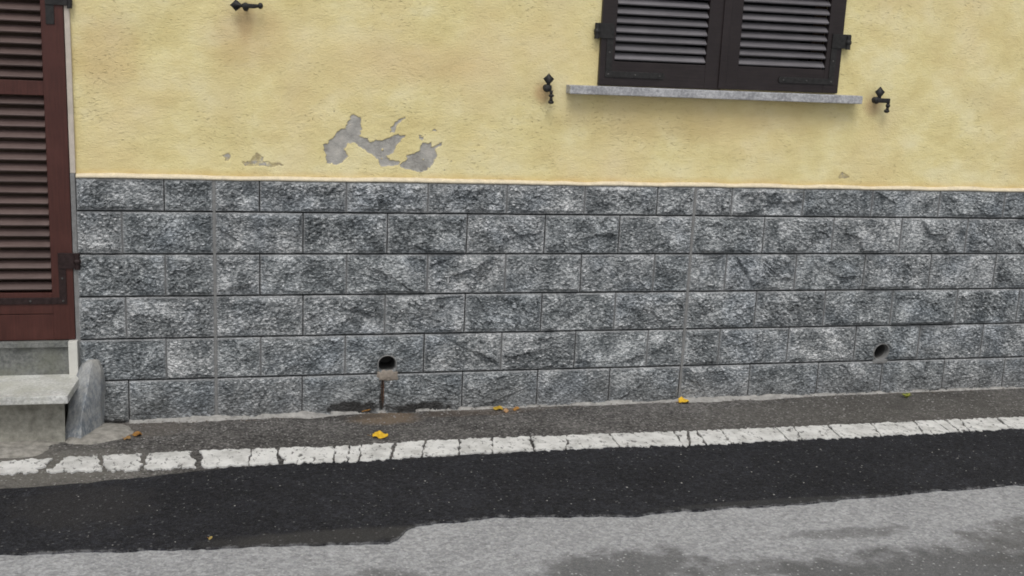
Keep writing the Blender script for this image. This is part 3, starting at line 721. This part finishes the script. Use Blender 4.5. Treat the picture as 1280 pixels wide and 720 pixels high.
# concrete apron at the foot of the step
def slab_poly(name, outline, h, mat, dome=True, rings=5, n=48, amp=.01, c=None):
    """low mound with an irregular edge"""
    cxm = sum(p[0] for p in outline)/len(outline) if c is None else c[0]; cym = sum(p[1] for p in outline)/len(outline) if c is None else c[1]
    L = len(outline); V = []; F = []
    pts = []
    for i in range(n):
        t = i/n*L; k = int(t); f = t-k; a, b, c2, d = (outline[(k+j-1) % L] for j in range(4))
        q = [0.5*((2*b[j])+(-a[j]+c2[j])*f+(2*a[j]-5*b[j]+4*c2[j]-d[j])*f*f+(-a[j]+3*b[j]-3*c2[j]+d[j])*f**3) for j in (0, 1)]
        r = 1+amp*8*float(fbm(np.array([i*.35]), np.array([3.3+h*100]), 3)[0]); pts.append((cxm+(q[0]-cxm)*r, cym+(q[1]-cym)*r))
    for r in range(rings):
        s = 1-r/rings
        for (x, y) in pts:
            X1, Y1 = cxm+(x-cxm)*s, cym+(y-cym)*s
            zz = h*math.sqrt(max(0, 1-s**4))+.004*float(fbm(np.array([X1*14]), np.array([Y1*14]), 3)[0]) if r else -.004
            V.append((X1, Y1, zg(X1)+zz))
    V.append((cxm, cym, zg(cxm)+h))
    for r in range(rings-1):
        for i in range(n): F.append((r*n+i, r*n+(i+1) % n, (r+1)*n+(i+1) % n, (r+1)*n+i))
    for i in range(n): F.append(((rings-1)*n+i, (rings-1)*n+(i+1) % n, rings*n))
    return link(name, me_from(name, V, F, True), mat)
xs = np.arange(-2.4, -.60, .012); t = np.linspace(0, 1, 14); X_, T_ = np.meshgrid(xs, t)
fr = -.425-.02*fbm(X_*6, X_*0, 4); Y_ = -.23+(fr+.23)*T_; Z_ = zg(X_)+.012*(1-T_**3)+.004*fbm(X_*12, Y_*12, 3)-.004*(T_ > .99)-.020*np.clip((X_+.78+.06*fbm(Y_*20, X_*20, 3))/.15, 0, 1)
tag(link('concrete_apron', grid_mesh('concrete_apron', np.stack([X_, Y_, Z_], -1)[::-1]), MAPR), kind='structure')

# ---------------------------------------------------------------- guard stone at the corner of the step
gs = empty('guard_stone', (-.585, -.11, zg(-.58)))
tag(gs, 'leaning grey guard stone with a rounded top between the doorstep and the stone wall', 'guard stone')
lv = []   # z, x left, x right, y front, y back
# plan sections: back left, front left, nose, right flank, back right
SECT = [(-.215, (-.672, .0), (-.672, -.20), (-.592, -.252), (-.520, -.09), (-.508, .0)),
        (-.18, (-.668, .0), (-.666, -.19), (-.590, -.243), (-.520, -.09), (-.508, .0)),
        (-.10, (-.664, .0), (-.652, -.155), (-.580, -.205), (-.520, -.08), (-.507, .0)),
        (-.03, (-.655, .0), (-.640, -.120), (-.570, -.165), (-.518, -.07), (-.506, .0)),
        (.03, (-.640, .0), (-.622, -.085), (-.563, -.128), (-.515, -.055), (-.508, .0)),
        (.07, (-.620, .0), (-.604, -.065), (-.560, -.100), (-.516, -.045), (-.512, .0)),
        (.095, (-.600, -.004), (-.590, -.055), (-.556, -.078), (-.524, -.040), (-.522, -.004)),
        (.110, (-.578, -.012), (-.574, -.045), (-.553, -.060), (-.536, -.034), (-.536, -.012))]
V = []; F = []; n = 40
for k, (z, *cp) in enumerate(SECT):
    L = 5
    for i in range(n):
        t = i/n*L; q = int(t); f = t-q; f = min(1, max(0, (f-.5)*1.15+.5))
        a, b, c2, d = (cp[(q+j-1) % L] for j in range(4))
        sp_ = [0.5*((2*b[j])+(-a[j]+c2[j])*f*.6+(2*a[j]-5*b[j]+4*c2[j]-d[j])*f*f*.6+(-a[j]+3*b[j]-3*c2[j]+d[j])*f**3*.6) for j in (0, 1)]
        x = b[0]+(c2[0]-b[0])*f; y = b[1]+(c2[1]-b[1])*f
        d1 = float(fbm(np.array([x*16+z*9]), np.array([y*16+z*12]), 4)[0]); d2 = float(fbm(np.array([x*45+z*30]), np.array([y*45-z*38]), 3)[0]); d1 = d1*1.3+d2*.5; V.append((x+.012*d1, y+.013*d1 if y < -.02 else y, z+.008*d1))
top = (-.556, -.034, .116); V.append(top)
for k in range(len(SECT)-1):
    for i in range(n): F.append((k*n+i, k*n+(i+1) % n, (k+1)*n+(i+1) % n, (k+1)*n+i))
for i in range(n): F.append(((len(SECT)-1)*n+i, (len(SECT)-1)*n+(i+1) % n, len(V)-1))
me = me_from('stone', V, F, True); o = link('stone', me, MBOL, gs); o.location = -gs.location
sb = o.modifiers.new('sub', 'SUBSURF'); sb.levels = 1; sb.render_levels = 2
o = slab_poly('mortar_collar', [(-.66, -.15), (-.655, -.255), (-.60, -.285), (-.52, -.292), (-.43, -.245), (-.365, -.175), (-.375, -.10), (-.42, -.035), (-.50, -.01), (-.6, -.02)], .018, MAPR, c=(-.54, -.13)); o.parent = gs; o.location = -gs.location

# ---------------------------------------------------------------- leaves, weed, gravel
def mat_leaf(name, lo, hi):
    a = Mat(name, .6, .3); a.col(a.ramp(a.noise(90, 3), [(.35, lo), (.65, hi)])); a.bump(a.noise(120, 3), .001, .6); return a.m
MY = mat_leaf('yellow_leaf', (.62, .36, .02), (.80, .52, .05)); MO = mat_leaf('brown_leaf', (.20, .09, .02), (.38, .20, .05)); MG = mat_leaf('weed_green', (.12, .16, .03), (.42, .42, .08))
def leaf(x, y, L, Wd, rot, mat, label, cup=.10, teeth=4):
    pts = []; n = 22
    for i in range(n):
        t = 2*math.pi*i/n; r = 1+.09*math.sin(t*teeth+.6)+.05*math.sin(t*9+1)
        pts.append((math.cos(t)*L/2*r, math.sin(t)*Wd/2*r))
    V = [(0, 0, 0)]; F = []
    for k, s in enumerate((.5, 1)):
        for (a, b) in pts: V.append((a*s, b*s, cup*(b*s)**2/Wd*1.4+.004*s*math.sin(a*160)+.003*s*math.sin(b*210)))
    for i in range(n):
        F.append((0, 1+i, 1+(i+1) % n)); F.append((1+i, 1+n+i, 1+n+(i+1) % n, 1+(i+1) % n))
    me = me_from('leaf', V, F, True)
    e = link('fallen_leaf', me, mat); e.location = (x, y, zg(x)+.008); e.rotation_euler = (random.uniform(.10, .28), random.uniform(-.1, .1), rot)
    m = MB(); m.bar((-L*.45, 0, .0), (-L*.85, .004, .004), .0012, .0008, 6); m.build('stalk', MO, e)
    tag(e, label, 'leaf', 'fallen leaves on the pavement'); return e
leaf(.748, -.353, .072, .068, .1, MY, 'yellow leaf on the pavement below the arched drain outlet')
leaf(2.405, -.035, .066, .055, .3, MY, 'yellow leaf close to the wall under the second wide joint', .6)
leaf(1.392, -.035, .050, .035, -.2, mat_leaf('olive_leaf', (.30, .19, .02), (.48, .32, .04)), 'olive yellow leaf at the wall foot, right of the arched drain', .5)
leaf(1.425, -.075, .034, .026, .8, mat_leaf('tan_leaf', (.30, .17, .08), (.45, .28, .15)), 'small tan leaf just in front of the olive leaf', .5)
leaf(1.482, -.052, .035, .022, .2, MO, 'small brown leaf at the wall foot right of the olive leaf', .5)
leaf(-.350, -.205, .045, .030, .5, MO, 'brown curled leaf beside the mortar collar of the guard stone', .8)
leaf(-.390, -.250, .032, .020, -.4, mat_leaf('rust_leaf', (.22, .12, .04), (.32, .2, .08)), 'crumbled brown leaf in front of the guard stone collar', .8)
leaf(-.008, -1.373, .014, .010, .4, mat_leaf('small_yellow_leaf', (.25, .18, .05), (.36, .27, .08)), 'tiny yellow leaf on the dark asphalt repair', .3)
tw = MB(); tw.bar((.70, -.012, zg(.7)+.012), (.745, -.004, zg(.7)+.02), .003, .002, 6); tw.bar((.725, -.010, zg(.7)+.014), (.735, -.03, zg(.7)+.022), .0018, .001, 6)
tag(tw.build('twig', MO), 'short brown twig at the wall foot beside the arched drain outlet', 'twig')
wd_ = empty('weed', (3.70, -.10, zg(3.7)))
tag(wd_, 'small yellowish green weed growing in the pavement near the slanting drain outlet', 'weed')
for k in range(9):
    a = k*2.4; L = .022+.012*random.random()
    V = [(0, 0, 0), (math.cos(a)*L*.5-math.sin(a)*.006, math.sin(a)*L*.5+math.cos(a)*.006, L*.6), (math.cos(a)*L, math.sin(a)*L, L*.75), (math.cos(a)*L*.5+math.sin(a)*.006, math.sin(a)*L*.5-math.cos(a)*.006, L*.62)]
    link('leaf', me_from('leaf', V, [(0, 1, 2, 3)]), MG, wd_)

def gravel(name, n, xr, yr, dz, s0, s1, mat, label, bias=None):
    V = []; F = []
    base = [(1, 0, 0), (0, 1, 0), (-1, 0, 0), (0, -1, 0), (0, 0, 1), (0, 0, -.6)]
    tri = [(0, 1, 4), (1, 2, 4), (2, 3, 4), (3, 0, 4), (1, 0, 5), (2, 1, 5), (3, 2, 5), (0, 3, 5)]
    for k in range(n):
        x = random.uniform(*xr); y = random.uniform(*yr) if bias is None else yr[0]+(yr[1]-yr[0])*random.random()**bias
        s = s0+(s1-s0)*random.random()**3; a = random.random()*6.28; b0 = len(V)
        for q in base:
            j = [random.uniform(.7, 1.2) for _ in range(3)]; xx, yy = q[0]*j[0], q[1]*j[1]*.75
            V.append((x+s*(xx*math.cos(a)-yy*math.sin(a)), y+s*(xx*math.sin(a)+yy*math.cos(a)), zg(x)+dz+s*.55*q[2]*j[2]))
        F += [(b0+i, b0+j, b0+l) for i, j, l in tri]
    o = link(name, me_from(name, V, F), mat); tag(o, label, 'gravel', kind='stuff'); return o
MGR = flat('pale_grit', (.32, .31, .30), .8, .35, 9)
gravel('loose_grit', 420, (-1.4, 5), (-1.42, -.68), .006, .0016, .0060, MGR, 'pale loose grit scattered on the dark asphalt repair')
gravel('pavement_grit', 1100, (-1.0, 5.5), (-.46, -.01), .003, .0015, .0085, flat('mixed_grit', (.30, .29, .28), .8, .5, 30), 'small mixed grit scattered on the pavement at the wall foot')
gravel('road_grit', 260, (-1, 5), (-2.4, -1.42), -.009, .0015, .0045, flat('dark_grit', (.14, .14, .138), .8, .5, 30), 'fine grit lying on the worn grey road')
gravel('wall_foot_litter', 900, (-.35, 5.5), (-.085, -.004), .004, .0015, .0065, flat('crumbled_litter', (.13, .105, .085), .9, .6, 40), 'crumbs of dirt and leaf gathered along the foot of the stone wall', bias=.6)
